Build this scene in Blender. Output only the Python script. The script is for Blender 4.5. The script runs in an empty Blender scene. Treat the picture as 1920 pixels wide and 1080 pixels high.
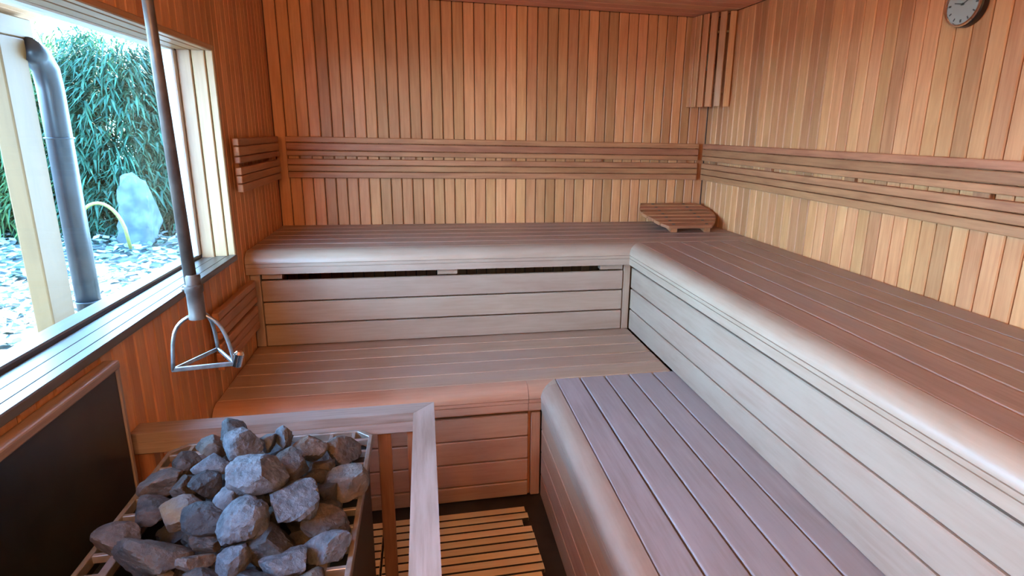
import bpy, bmesh, math, random
from mathutils import Vector, Matrix, noise
random.seed(7)
S = bpy.context.scene
C = S.collection
W, ZL, ZU, ZC = 2.3575, 0.4876, 0.9176, 2.055      # room width, lower seat, upper seat, ceiling
YF = -3.66                                          # front wall (behind the camera)

# ------------------------------------------------------------------ camera, sky, sun, exposure
cam_d = bpy.data.cameras.new('camera'); cam = bpy.data.objects.new('camera', cam_d); C.objects.link(cam)
S.camera = cam
cam_d.sensor_fit = 'HORIZONTAL'; cam_d.sensor_width = 36.0
cam_d.lens = 1100.93 / 1920 * 36.0
cam_d.shift_x = -75.1 / 1920; cam_d.shift_y = -13.4 / 1920
cam_d.clip_start = 0.02; cam_d.clip_end = 200
r = Vector((0.97748, -0.20998, 0.02122)); d = Vector((-0.03166, -0.24531, -0.96893)); f = Vector((0.20866, 0.94643, -0.24643))
cam.matrix_world = Matrix(((r.x, -d.x, -f.x, 0.7299), (r.y, -d.y, -f.y, -3.2804), (r.z, -d.z, -f.z, 1.4231), (0, 0, 0, 1)))

world = bpy.data.worlds.new('sky'); S.world = world; world.use_nodes = True
wn = world.node_tree.nodes; wl = world.node_tree.links
bg = wn['Background']
tc = wn.new('ShaderNodeTexCoord'); sep = wn.new('ShaderNodeSeparateXYZ'); ramp = wn.new('ShaderNodeValToRGB')
wl.new(tc.outputs['Generated'], sep.inputs[0]); wl.new(sep.outputs['Z'], ramp.inputs[0]); wl.new(ramp.outputs[0], bg.inputs[0])
ramp.color_ramp.elements[0].position = 0.0; ramp.color_ramp.elements[0].color = (0.40, 0.68, 1.0, 1)
ramp.color_ramp.elements[1].position = 0.8; ramp.color_ramp.elements[1].color = (0.18, 0.44, 1.0, 1)
bg.inputs[1].default_value = 15.0
sun_d = bpy.data.lights.new('sun', 'SUN'); sun_d.energy = 26.0; sun_d.angle = 0.02; sun_d.color = (1.0, 0.88, 0.70)
sun = bpy.data.objects.new('sun', sun_d); C.objects.link(sun)
sun.rotation_euler = Vector((0.06, -0.70, -0.70)).to_track_quat('-Z', 'Y').to_euler()
sun.location = (-3, 6, 8)
vs = S.view_settings
vs.view_transform = 'Standard'; vs.look = 'None'; vs.gamma = 1.0; vs.use_curve_mapping = False
vs.exposure = 1.6
S.cycles.max_bounces = 10; S.cycles.diffuse_bounces = 7; S.cycles.glossy_bounces = 4; S.cycles.transparent_max_bounces = 12
S.cycles.sample_clamp_indirect = 6.0

# ------------------------------------------------------------------ materials
def new_mat(name):
    m = bpy.data.materials.new(name); m.use_nodes = True
    return m, m.node_tree.nodes, m.node_tree.links, m.node_tree.nodes['Principled BSDF']

def wood(name, base, dark, axis, rough=0.5, spec=0.4, vary=0.35, hue=0.0, bump=0.15, wear=None, knots=True):
    """Long-grained timber; axis = grain direction, per-board tone from the object's own random number."""
    m, n, l, b = new_mat(name)
    tc = n.new('ShaderNodeTexCoord'); oi = n.new('ShaderNodeObjectInfo')
    off = n.new('ShaderNodeVectorMath'); off.operation = 'SCALE'; off.inputs[0].default_value = (37.1, 53.7, 29.3)
    l.new(oi.outputs['Random'], off.inputs['Scale'])
    add = n.new('ShaderNodeVectorMath'); add.operation = 'ADD'
    l.new(tc.outputs['Object'], add.inputs[0]); l.new(off.outputs[0], add.inputs[1])
    mp = n.new('ShaderNodeMapping'); sc = [1.0, 1.0, 1.0]; sc[axis] = 0.06; mp.inputs['Scale'].default_value = sc
    l.new(add.outputs[0], mp.inputs[0])
    n1 = n.new('ShaderNodeTexNoise'); n1.inputs['Scale'].default_value = 95; n1.inputs['Detail'].default_value = 5; n1.inputs['Roughness'].default_value = 0.6
    l.new(mp.outputs[0], n1.inputs[0])
    mp2 = n.new('ShaderNodeMapping'); sc2 = [1.0, 1.0, 1.0]; sc2[axis] = 0.25; mp2.inputs['Scale'].default_value = sc2
    l.new(add.outputs[0], mp2.inputs[0])
    n2 = n.new('ShaderNodeTexNoise'); n2.inputs['Scale'].default_value = 14; n2.inputs['Detail'].default_value = 3; n2.inputs['Distortion'].default_value = 0.6
    l.new(mp2.outputs[0], n2.inputs[0])
    mixn = n.new('ShaderNodeMath'); mixn.operation = 'MULTIPLY_ADD'; mixn.inputs[1].default_value = 0.55
    l.new(n1.outputs[0], mixn.inputs[0])
    sc3 = n.new('ShaderNodeMath'); sc3.operation = 'MULTIPLY'; sc3.inputs[1].default_value = 0.45
    l.new(n2.outputs[0], sc3.inputs[0]); l.new(sc3.outputs[0], mixn.inputs[2])
    rp = n.new('ShaderNodeValToRGB'); l.new(mixn.outputs[0], rp.inputs[0])
    rp.color_ramp.elements[0].position = 0.34; rp.color_ramp.elements[0].color = (*dark, 1)
    rp.color_ramp.elements[1].position = 0.6; rp.color_ramp.elements[1].color = (*base, 1)
    hs = n.new('ShaderNodeHueSaturation')
    l.new(rp.outputs[0], hs.inputs['Color'])
    mr = n.new('ShaderNodeMapRange'); mr.inputs['To Min'].default_value = 1 - vary; mr.inputs['To Max'].default_value = 1 + vary * 0.7
    l.new(oi.outputs['Random'], mr.inputs[0]); l.new(mr.outputs[0], hs.inputs['Value'])
    if hue:
        w = n.new('ShaderNodeTexWhiteNoise'); w.noise_dimensions = '1D'; l.new(oi.outputs['Random'], w.inputs['W'])
        mh = n.new('ShaderNodeMapRange'); mh.inputs['To Min'].default_value = 0.5 - hue; mh.inputs['To Max'].default_value = 0.5 + hue
        l.new(w.outputs[0], mh.inputs[0]); l.new(mh.outputs[0], hs.inputs['Hue'])
    out = hs.outputs[0]
    if wear:
        nw = n.new('ShaderNodeTexNoise'); nw.inputs['Scale'].default_value = 5; nw.inputs['Detail'].default_value = 6; nw.inputs['Roughness'].default_value = 0.65
        l.new(mp2.outputs[0], nw.inputs[0])
        rw = n.new('ShaderNodeValToRGB'); rw.color_ramp.elements[0].position = 0.45; rw.color_ramp.elements[1].position = 0.72
        l.new(nw.outputs[0], rw.inputs[0])
        mx = n.new('ShaderNodeMix'); mx.data_type = 'RGBA'; mx.inputs[7].default_value = (*wear, 1)
        l.new(rw.outputs[0], mx.inputs[0]); l.new(out, mx.inputs[6]); out = mx.outputs[2]
    l.new(out, b.inputs['Base Color'])
    b.inputs['Roughness'].default_value = rough; b.inputs['Specular IOR Level'].default_value = spec
    bp = n.new('ShaderNodeBump'); bp.inputs['Strength'].default_value = bump; bp.inputs['Distance'].default_value = 0.002
    l.new(n1.outputs[0], bp.inputs['Height']); l.new(bp.outputs[0], b.inputs['Normal'])
    return m

def plain(name, col, rough=0.5, metal=0.0, spec=0.5, spot=None, scale=20, bump=0.0):
    m, n, l, b = new_mat(name)
    b.inputs['Roughness'].default_value = rough; b.inputs['Metallic'].default_value = metal; b.inputs['Specular IOR Level'].default_value = spec
    b.inputs['Base Color'].default_value = (*col, 1)
    if spot:
        tc = n.new('ShaderNodeTexCoord'); nz = n.new('ShaderNodeTexNoise'); nz.inputs['Scale'].default_value = scale; nz.inputs['Detail'].default_value = 6
        l.new(tc.outputs['Object'], nz.inputs[0])
        rp = n.new('ShaderNodeValToRGB'); rp.color_ramp.elements[0].position = 0.4; rp.color_ramp.elements[1].position = 0.65
        rp.color_ramp.elements[0].color = (*col, 1); rp.color_ramp.elements[1].color = (*spot, 1)
        l.new(nz.outputs[0], rp.inputs[0]); l.new(rp.outputs[0], b.inputs['Base Color'])
        if bump:
            bp = n.new('ShaderNodeBump'); bp.inputs['Strength'].default_value = bump; bp.inputs['Distance'].default_value = 0.01
            l.new(nz.outputs[0], bp.inputs['Height']); l.new(bp.outputs[0], b.inputs['Normal'])
    return m

PB, PD = (0.62, 0.272, 0.112), (0.47, 0.178, 0.066)
M = {}
for ax, nm in enumerate('xyz'):
    M['wall_' + nm] = wood('alder_panelling_' + nm, PB, PD, ax, 0.48, 0.35, 0.24, 0.004, 0.12)
    M['rest_' + nm] = wood('backrest_timber_' + nm, (0.44, 0.18, 0.08), (0.28, 0.10, 0.044), ax, 0.5, 0.35, 0.14, 0.006, 0.2)
    M['seat_' + nm] = wood('seat_timber_' + nm, (0.39, 0.24, 0.17), (0.29, 0.165, 0.11), ax, 0.42, 0.5, 0.10, 0.006, 0.12, wear=(0.32, 0.225, 0.19))
    M['seatgrey_' + nm] = wood('grey_seat_timber_' + nm, (0.36, 0.275, 0.255), (0.27, 0.195, 0.172), ax, 0.4, 0.55, 0.08, 0.006, 0.12, wear=(0.30, 0.228, 0.215))  # greyer seat tone, used on the lower right bench
    M['seatwarm_' + nm] = wood('warm_seat_timber_' + nm, (0.43, 0.26, 0.17), (0.34, 0.185, 0.112), ax, 0.42, 0.5, 0.08, 0.006, 0.12, wear=(0.38, 0.245, 0.18))  # warmer seat tone, used on the lower back bench
    M['riser_' + nm] = wood('riser_timber_' + nm, (0.40, 0.27, 0.19), (0.33, 0.205, 0.135), ax, 0.4, 0.5, 0.08, 0.006, 0.10, wear=(0.42, 0.295, 0.21))
    M['riserwarm_' + nm] = wood('warm_shade_riser_timber_' + nm, (0.45, 0.235, 0.135), (0.36, 0.165, 0.088), ax, 0.42, 0.45, 0.08, 0.006, 0.10, wear=(0.47, 0.27, 0.17))  # shaded copy of the riser timber, warm shade put into its colour
    M['frame_' + nm] = wood('window_timber_' + nm, (0.44, 0.255, 0.12), (0.36, 0.19, 0.085), ax, 0.4, 0.5, 0.15, 0.008, 0.08)
    M['rail_' + nm] = wood('guard_timber_' + nm, (0.35, 0.25, 0.20), (0.22, 0.14, 0.10), ax, 0.45, 0.45, 0.12, 0.004, 0.35)
    M['duck_' + nm] = wood('duckboard_timber_' + nm, (0.84, 0.61, 0.35), (0.74, 0.48, 0.25), ax, 0.55, 0.35, 0.14, 0.006, 0.12)
    M['ceil_' + nm] = wood('ceiling_timber_' + nm, (0.70, 0.34, 0.18), (0.56, 0.24, 0.12), ax, 0.5, 0.3, 0.15, 0.008, 0.12)
    M['post_' + nm] = wood('painted_post_' + nm, (0.15, 0.068, 0.020), (0.125, 0.056, 0.016), ax, 0.6, 0.3, 0.05, 0.0, 0.08)
M['sill_y'] = wood('dark_sill_timber', (0.085, 0.066, 0.048), (0.055, 0.042, 0.032), 1, 0.3, 0.6, 0.1, 0.0, 0.1)  # dark timber tone shared by the sill boards and bottom window rail
M['guardpost_z'] = wood('guard_post_timber', (0.33, 0.135, 0.068), (0.20, 0.075, 0.038), 2, 0.45, 0.4, 0.12, 0.004, 0.2)
M['backing'] = plain('dark_batten_backing', (0.06, 0.028, 0.015), 0.8)
M['floor'] = plain('dark_wet_floor', (0.018, 0.011, 0.008), 0.5, spot=(0.035, 0.024, 0.018), scale=9)
M['black'] = plain('black_shield_enamel', (0.012, 0.013, 0.016), 0.33, spot=(0.028, 0.028, 0.03), scale=4)
M['heater'] = plain('heater_dark_steel', (0.03, 0.03, 0.032), 0.45, 0.6)
M['grate'] = plain('grate_scaled_steel', (0.34, 0.28, 0.235), 0.42, 0.55, spot=(0.26, 0.19, 0.14), scale=35)
M['pole'] = plain('weathered_pipe', (0.095, 0.072, 0.06), 0.42, 0.4, spot=(0.065, 0.045, 0.038), scale=30)
M['steel'] = plain('galvanised_steel', (0.30, 0.29, 0.28), 0.34, 0.8, spot=(0.20, 0.19, 0.18), scale=60)
M['chrome'] = plain('clock_chrome', (0.75, 0.74, 0.72), 0.12, 1.0)
M['rim_black'] = plain('clock_casing_black', (0.015, 0.01, 0.01), 0.35)
M['dial'] = plain('clock_dial', (0.30, 0.32, 0.28), 0.35)
M['ink'] = plain('dial_ink', (0.05, 0.06, 0.05), 0.5)
M['white_frame'] = plain('white_window_frame', (0.80, 0.80, 0.78), 0.35)
M['ledge'] = plain('white_outer_ledge', (0.62, 0.62, 0.61), 0.4)
M['pipe'] = plain('black_downpipe', (0.012, 0.015, 0.022), 0.35, spot=(0.022, 0.026, 0.035), scale=8)
M['soffit'] = wood('soffit_boards', (0.50, 0.25, 0.13), (0.36, 0.17, 0.08), 1, 0.6, 0.3, 0.15)
M['ground'] = plain('garden_soil', (0.05, 0.055, 0.045), 0.9, spot=(0.12, 0.12, 0.10), scale=12)
M['render'] = plain('outer_wall_render', (0.55, 0.5, 0.42), 0.85, spot=(0.48, 0.44, 0.37), scale=6)
M['hose'] = plain('yellow_hose', (0.16, 0.14, 0.03), 0.5)
M['boulder'] = plain('grey_boulder', (0.03, 0.045, 0.042), 0.85, spot=(0.075, 0.095, 0.09), scale=9, bump=0.4)
M['stake'] = plain('blue_grey_stake', (0.20, 0.28, 0.38), 0.6)

def glass_mat():
    m, n, l, b = new_mat('window_glass'); n.remove(b)
    t = n.new('ShaderNodeBsdfTransparent'); t.inputs[0].default_value = (0.90, 0.97, 0.97, 1)
    g = n.new('ShaderNodeBsdfGlossy'); g.inputs['Roughness'].default_value = 0.01
    lw = n.new('ShaderNodeLayerWeight'); pw = n.new('ShaderNodeMath'); pw.operation = 'POWER'; pw.inputs[1].default_value = 5.0
    l.new(lw.outputs['Facing'], pw.inputs[0])
    fr = n.new('ShaderNodeMath'); fr.operation = 'MULTIPLY_ADD'; fr.inputs[1].default_value = 0.5; fr.inputs[2].default_value = 0.02; l.new(pw.outputs[0], fr.inputs[0])
    mx = n.new('ShaderNodeMixShader'); l.new(fr.outputs[0], mx.inputs[0]); l.new(t.outputs[0], mx.inputs[1]); l.new(g.outputs[0], mx.inputs[2])
    l.new(mx.outputs[0], n['Material Output'].inputs[0]); return m
M['glass'] = glass_mat()

def leaf_mat(name, a, bcol):
    m, n, l, b = new_mat(name)
    geo = n.new('ShaderNodeNewGeometry'); rp = n.new('ShaderNodeValToRGB'); l.new(geo.outputs['Random Per Island'], rp.inputs[0])
    rp.color_ramp.elements[0].color = (*a, 1); rp.color_ramp.elements[1].color = (*bcol, 1)
    tr = n.new('ShaderNodeBsdfTranslucent'); mx = n.new('ShaderNodeMixShader'); mx.inputs[0].default_value = 0.35
    l.new(rp.outputs[0], b.inputs['Base Color']); l.new(rp.outputs[0], tr.inputs[0]); b.inputs['Roughness'].default_value = 0.6; b.inputs['Specular IOR Level'].default_value = 0.2
    l.new(b.outputs[0], mx.inputs[1]); l.new(tr.outputs[0], mx.inputs[2]); l.new(mx.outputs[0], n['Material Output'].inputs[0])
    return m
M['bamboo'] = leaf_mat('bamboo_leaf', (0.010, 0.040, 0.023), (0.035, 0.105, 0.055))
M['bamboo_light'] = leaf_mat('bamboo_leaf_fresh', (0.02, 0.065, 0.025), (0.09, 0.15, 0.04))
M['ivy'] = leaf_mat('ground_leaf', (0.02, 0.06, 0.035), (0.40, 0.40, 0.36))
M['culm'] = plain('bamboo_culm', (0.10, 0.13, 0.05), 0.5)

def stone_mat(name, a, bcol, rust):
    m, n, l, b = new_mat(name)
    tc = n.new('ShaderNodeTexCoord'); oi = n.new('ShaderNodeObjectInfo')
    off = n.new('ShaderNodeVectorMath'); off.operation = 'SCALE'; off.inputs[0].default_value = (11, 17, 23); l.new(oi.outputs['Random'], off.inputs['Scale'])
    ad = n.new('ShaderNodeVectorMath'); l.new(tc.outputs['Object'], ad.inputs[0]); l.new(off.outputs[0], ad.inputs[1])
    nz = n.new('ShaderNodeTexNoise'); nz.inputs['Scale'].default_value = 45; nz.inputs['Detail'].default_value = 8; nz.inputs['Roughness'].default_value = 0.65; l.new(ad.outputs[0], nz.inputs[0])
    n2 = n.new('ShaderNodeTexNoise'); n2.inputs['Scale'].default_value = 13; n2.inputs['Detail'].default_value = 3; l.new(ad.outputs[0], n2.inputs[0])
    rp = n.new('ShaderNodeValToRGB'); rp.color_ramp.elements[0].position = 0.35; rp.color_ramp.elements[1].position = 0.68
    rp.color_ramp.elements[0].color = (*a, 1); rp.color_ramp.elements[1].color = (*bcol, 1); l.new(nz.outputs[0], rp.inputs[0])
    r2 = n.new('ShaderNodeValToRGB'); r2.color_ramp.elements[0].position = 0.55; r2.color_ramp.elements[1].position = 0.72; l.new(n2.outputs[0], r2.inputs[0])
    mx = n.new('ShaderNodeMix'); mx.data_type = 'RGBA'; mx.inputs[7].default_value = (*rust, 1)
    l.new(r2.outputs[0], mx.inputs[0]); l.new(rp.outputs[0], mx.inputs[6]); l.new(mx.outputs[2], b.inputs['Base Color'])
    b.inputs['Roughness'].default_value = 0.62; b.inputs['Specular IOR Level'].default_value = 0.45
    vo = n.new('ShaderNodeTexVoronoi'); vo.inputs['Scale'].default_value = 95; l.new(ad.outputs[0], vo.inputs[0])
    hm = n.new('ShaderNodeMath'); hm.operation = 'MULTIPLY_ADD'; hm.inputs[1].default_value = 0.22; l.new(vo.outputs[0], hm.inputs[0]); l.new(nz.outputs[0], hm.inputs[2])
    bp = n.new('ShaderNodeBump'); bp.inputs['Strength'].default_value = 1.0; bp.inputs['Distance'].default_value = 0.009
    l.new(hm.outputs[0], bp.inputs['Height']); l.new(bp.outputs[0], b.inputs['Normal'])
    return m
M['stone_grey'] = stone_mat('stone_blue_grey', (0.034, 0.033, 0.036), (0.125, 0.12, 0.125), (0.065, 0.05, 0.043))
M['stone_brown'] = stone_mat('stone_brown', (0.022, 0.016, 0.013), (0.08, 0.057, 0.045), (0.09, 0.057, 0.034))
M['stone_tan'] = stone_mat('stone_tan', (0.05, 0.038, 0.031), (0.145, 0.11, 0.088), (0.16, 0.095, 0.043))
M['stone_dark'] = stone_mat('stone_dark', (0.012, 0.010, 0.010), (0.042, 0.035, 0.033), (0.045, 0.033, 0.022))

# ------------------------------------------------------------------ geometry helpers
def mesh_of(bm, name, mat, smooth=False):
    me = bpy.data.meshes.new(name); bm.normal_update(); bm.to_mesh(me); bm.free()
    if mat: me.materials.append(M[mat] if isinstance(mat, str) else mat)
    if smooth:
        for p in me.polygons: p.use_smooth = True
    return me

def add_obj(name, data, loc=(0, 0, 0), parent=None, rot=None):
    o = bpy.data.objects.new(name, data); C.objects.link(o)
    o.location = loc
    if rot: o.rotation_euler = rot
    if parent is not None:
        o.parent = parent
        o.location = Vector(loc) - world_loc(parent)
    return o

def world_loc(o):
    v = Vector((0, 0, 0))
    while o is not None: v += o.location; o = o.parent
    return v

_boxes = {}
def box_mesh(name, sx, sy, sz, mat, bev=0.002, seg=1):
    key = (name, round(sx, 4), round(sy, 4), round(sz, 4), mat, bev, seg)
    if key not in _boxes:
        bm = bmesh.new(); bmesh.ops.create_cube(bm, size=1.0)
        bmesh.ops.scale(bm, vec=(sx, sy, sz), verts=bm.verts)
        if bev: bmesh.ops.bevel(bm, geom=bm.edges[:], offset=min(bev, 0.45 * min(sx, sy, sz)), segments=seg, affect='EDGES', profile=0.5)
        _boxes[key] = mesh_of(bm, name, mat)
    return _boxes[key]

def bx(name, x0, x1, y0, y1, z0, z1, mat, parent=None, bev=0.002, seg=1):
    return add_obj(name, box_mesh(name, abs(x1 - x0), abs(y1 - y0), abs(z1 - z0), mat, bev, seg), ((x0 + x1) / 2, (y0 + y1) / 2, (z0 + z1) / 2), parent)

def tag(o, label, cat, group=None, kind=None):
    o['label'] = label
    if cat: o['category'] = cat
    if group: o['group'] = group
    if kind: o['kind'] = kind
    return o

def thing(name, loc, label, cat, group=None):
    return tag(add_obj(name, None, loc), label, cat, group)

def struct(o, label, cat):
    return tag(o, label, cat, kind='structure')

def tube(name, pts, rad, mat, parent=None, closed=False, res=10, smooth=True):
    """A swept round bar through world points, as one mesh with its origin at the first point."""
    P = [Vector(p) for p in pts]; o0 = P[0].copy(); P = [p - o0 for p in P]
    rads = rad if isinstance(rad, (list, tuple)) else [rad] * len(P)
    bm = bmesh.new(); rings = []; n = len(P); up = None
    for i, p in enumerate(P):
        t = (P[(i + 1) % n] - P[i - 1]) if closed else (P[min(i + 1, n - 1)] - P[max(i - 1, 0)])
        t.normalize()
        if up is None: up = t.orthogonal().normalized()
        up = (up - t * up.dot(t)); up = up.normalized() if up.length > 1e-6 else t.orthogonal().normalized()
        s = t.cross(up)
        rings.append([bm.verts.new(p + (up * math.cos(a) + s * math.sin(a)) * rads[i]) for a in [2 * math.pi * k / res for k in range(res)]])
    for i in range(n if closed else n - 1):
        A, B = rings[i], rings[(i + 1) % n]
        for k in range(res): bm.faces.new((A[k], A[(k + 1) % res], B[(k + 1) % res], B[k]))
    if not closed:
        bm.faces.new(rings[0][::-1]); bm.faces.new(rings[-1])
    bmesh.ops.recalc_face_normals(bm, faces=bm.faces)
    return add_obj(name, mesh_of(bm, name, mat, smooth), o0, parent)

def prism(name, poly, frame, lo, hi, mat, parent=None, smooth_angle=None):
    """Extrude a 2-D polygon: frame(u, v, t) -> world point; lo/hi are numbers or functions of (u, v)."""
    bm = bmesh.new(); fl = lo if callable(lo) else (lambda u, v: lo); fh = hi if callable(hi) else (lambda u, v: hi)
    A = [Vector(frame(u, v, fl(u, v))) for u, v in poly]; B = [Vector(frame(u, v, fh(u, v))) for u, v in poly]
    c = sum(A + B, Vector()) / (2 * len(A))
    a = [bm.verts.new(p - c) for p in A]; b = [bm.verts.new(p - c) for p in B]; n = len(a)
    for i in range(n): bm.faces.new((a[i], a[(i + 1) % n], b[(i + 1) % n], b[i]))
    bm.faces.new(a[::-1]); bm.faces.new(b)
    bmesh.ops.recalc_face_normals(bm, faces=bm.faces)
    me = mesh_of(bm, name, mat)
    if smooth_angle:
        for p in me.polygons: p.use_smooth = True
        me.set_sharp_from_angle(angle=smooth_angle)
    return add_obj(name, me, c, parent)

def lathe(name, prof, centre, axis_mat, mat, parent=None, seg=40, smooth=True):
    """Revolve (radius, height) pairs about local z, then orient by axis_mat (3x3)."""
    bm = bmesh.new(); rings = []
    for rr, h in prof:
        rings.append([bm.verts.new(axis_mat @ Vector((rr * math.cos(2 * math.pi * k / seg), rr * math.sin(2 * math.pi * k / seg), h))) for k in range(seg)])
    for A, B in zip(rings, rings[1:]):
        for k in range(seg): bm.faces.new((A[k], A[(k + 1) % seg], B[(k + 1) % seg], B[k]))
    bm.faces.new(rings[0][::-1]); bm.faces.new(rings[-1])
    bmesh.ops.recalc_face_normals(bm, faces=bm.faces)
    me = mesh_of(bm, name, mat)
    if smooth:
        for p in me.polygons: p.use_smooth = True
        me.set_sharp_from_angle(angle=0.6)
    return add_obj(name, me, centre, parent)

# ------------------------------------------------------------------ the room shell
floor = struct(bx('floor', -0.17, W + 0.17, YF - 0.1, 0.17, -0.12, 0.0, 'floor', bev=0), 'dark brown sauna floor showing beside the duckboard', 'floor')

PT = 0.012                     # panelling thickness; faces lie on the room planes
PITCH = W / 42
def panel_plank(parent, axis, pos, z0, z1, pitch, bevel=0.0035, gap=0.0035):
    h = z1 - z0; zc = (z0 + z1) / 2
    if axis == 'back': return add_obj('plank', box_mesh('plank_back', pitch - gap, PT, h, 'wall_z', bevel), (pos, PT / 2, zc), parent)
    if axis == 'right': return add_obj('plank', box_mesh('plank_right', PT, pitch - gap, h, 'wall_z', bevel), (W + PT / 2, pos, zc), parent)
    if axis == 'left': return add_obj('plank', box_mesh('plank_left', PT, pitch - gap, h, 'wall_z', bevel), (-PT / 2, pos, zc), parent)
    if axis == 'front': return add_obj('plank', box_mesh('plank_front', pitch - gap, PT, h, 'wall_z', bevel), (pos, YF - PT / 2, zc), parent)

wall_back = struct(bx('wall_back', -0.17, W + 0.17, 0.0125, 0.16, 0, ZC + 0.1, 'backing', bev=0), 'back wall of upright reddish wooden planks behind the long bench', 'wall')
for i in range(42): panel_plank(wall_back, 'back', (i + 0.5) * PITCH, 0.0, ZC, PITCH)
wall_right = struct(bx('wall_right', W + 0.0125, W + 0.17, YF, 0.0, 0, ZC + 0.1, 'backing', bev=0), 'right wall of upright tan wooden planks with the clock on it', 'wall')
PR = 0.0602
for i in range(60): panel_plank(wall_right, 'right', -(i + 0.5) * PR - 0.002, 0.0, ZC, PR)
wall_front = struct(bx('wall_front', -0.17, W + 0.17, YF - 0.16, YF - 0.0125, 0, ZC + 0.1, 'backing', bev=0), 'front wall of upright wooden planks behind the viewer', 'wall')
for i in range(0, 42): panel_plank(wall_front, 'front', (i + 0.5) * PITCH, 0.0, ZC, PITCH)

WY0, WY1, WZ0, WZ1 = -3.02, -0.842, 0.935, 1.676       # window opening in the left wall
def wall_with_hole(name, x0, x1, mat):
    bm = bmesh.new()
    for (y0, y1, z0, z1) in ((YF - 0.1, WY0 - 0.021, 0, ZC + .1), (WY1 + 0.021, 0.16, 0, ZC + .1), (WY0 - 0.021, WY1 + 0.021, 0, WZ0 - 0.031), (WY0 - 0.021, WY1 + 0.021, WZ1 + 0.021, ZC + .1)):
        vs_ = bmesh.ops.create_cube(bm, size=1.0)['verts']
        bmesh.ops.scale(bm, vec=(x1 - x0, y1 - y0, z1 - z0), verts=vs_)
        bmesh.ops.translate(bm, vec=((x0 + x1) / 2, (y0 + y1) / 2, (z0 + z1) / 2), verts=vs_)
    return add_obj(name, mesh_of(bm, name, mat))
wall_left = struct(wall_with_hole('wall_left', -0.17, -0.0125, 'backing'), 'left wall of upright reddish planks around the wide window', 'wall')
n_left = int(-YF / PITCH)
for i in range(n_left + 1):
    y = -(i + 0.5) * PITCH
    if y > WY1 or y < WY0: panel_plank(wall_left, 'left', y, 0.0, ZC, PITCH)
    else:
        panel_plank(wall_left, 'left', y, 0.0, WZ0 - 0.02, PITCH)
        panel_plank(wall_left, 'left', y, WZ1 + 0.012, ZC, PITCH)
ceiling = struct(bx('ceiling', -0.17, W + 0.17, YF - 0.1, 0.16, ZC + 0.0125, ZC + 0.12, 'backing', bev=0), 'dark reddish wooden ceiling above the benches', 'ceiling')
for i in range(38):
    y = -(i + 0.5) * 0.0965
    add_obj('board', box_mesh('ceiling_board', W, 0.0965 - 0.003, PT, 'ceil_x', 0.003), (W / 2, y, ZC + PT / 2), ceiling)

# door in the front wall, behind the viewer
door = struct(add_obj('door_1', None, (1.6, YF, 0.0)), 'plank door with a wooden handle in the front wall', 'door')
for k in range(6): bx('door_board', 1.24 + k * 0.12, 1.357 + k * 0.12, YF, YF + 0.03, 0.03, 1.9, 'rail_z', door)
hb = bx('door_handle', 1.29, 1.33, YF + 0.03, YF + 0.07, 0.85, 1.15, 'rest_z', door, 0.008, 2)

# ------------------------------------------------------------------ the window
win = struct(add_obj('window_1', None, (-0.08, (WY0 + WY1) / 2, WZ0)), 'wide window with stepped wooden lining in the left wall', 'window')
edges_x = [0.016, -0.018, -0.064, -0.112]       # stepped lining boards from the room towards the glass
for k in range(3):
    x1, x0 = edges_x[k] - 0.002, edges_x[k + 1] + 0.0015
    st = 0.004 * k
    bx('sill_board', x0, x1, WY0, WY1 + 0.0, WZ0 - 0.022 - st, WZ0 - st, 'sill_y', win, 0.003)
    bx('head_board', x0, min(x1, 0.008), WY0, WY1, WZ1 + st * 0, WZ1 + 0.02, 'frame_y', win, 0.003)
    bx('jamb_board', x0, min(x1, 0.008), WY1, WY1 + 0.02, WZ0 - 0.02, WZ1 + 0.02, 'frame_z', win, 0.003)
    bx('jamb_board', x0, min(x1, 0.008), WY0 - 0.02, WY0, WZ0 - 0.02, WZ1 + 0.02, 'frame_z', win, 0.003)
bx('bottom_rail', -0.17, -0.1135, WY0, WY1, WZ0 - 0.03, WZ0 + 0.004, 'sill_y', win, 0.004)
bx('top_rail', -0.17, -0.1135, WY0, WY1, WZ1 - 0.004, WZ1 + 0.02, 'white_frame', win, 0.004)
bx('stile', -0.17, -0.1135, WY1 - 0.025, WY1 + 0.015, WZ0, WZ1, 'white_frame', win, 0.004)
bx('stile', -0.17, -0.1135, WY0 - 0.015, WY0 + 0.025, WZ0, WZ1, 'white_frame', win, 0.004)
bx('pane', -0.147, -0.141, WY0 + 0.02, WY1 - 0.02, WZ0, WZ1, 'glass', win, 0)
bx('outer_ledge', -0.200, -0.171, WY0 - 0.05, WY1 + 0.05, 0.865, 0.885, 'ledge', win, 0.006)

# ------------------------------------------------------------------ benches
def nose_profile(zt):
    """(depth out from the groove, height) of the rounded bench edge with its two shadow lines."""
    p = [(-0.0, zt - 0.093), (-0.0, zt)]
    p = [(0.0, zt)]
    for k in range(1, 9):
        a = k / 8 * math.pi / 2
        p.append((0.066 * math.sin(a) ** 0.92, zt - 0.047 * (1 - math.cos(a) ** 0.92) if k < 8 else zt - 0.047))
    p += [(0.066, zt - 0.047), (0.061, zt - 0.0475), (0.061, zt - 0.0500), (0.065, zt - 0.0505), (0.065, zt - 0.062),
          (0.060, zt - 0.0625), (0.060, zt - 0.065), (0.064, zt - 0.0655), (0.064, zt - 0.094), (0.0, zt - 0.094)]
    out = [p[0]]
    for q in p[1:]:
        if (Vector(q) - Vector(out[-1])).length > 1e-5: out.append(q)
    return out

YGU, XGU, YGL, XGL = -0.658, 1.729, -1.2035, 1.206    # groove between rounded edge and first slat
YRU, XRU, YRL, XRL = -0.674, 1.6935, -1.237, 1.15     # risers
YB = YF + 0.01                                         # near end of the right-hand benches
G = 0.003

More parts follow.
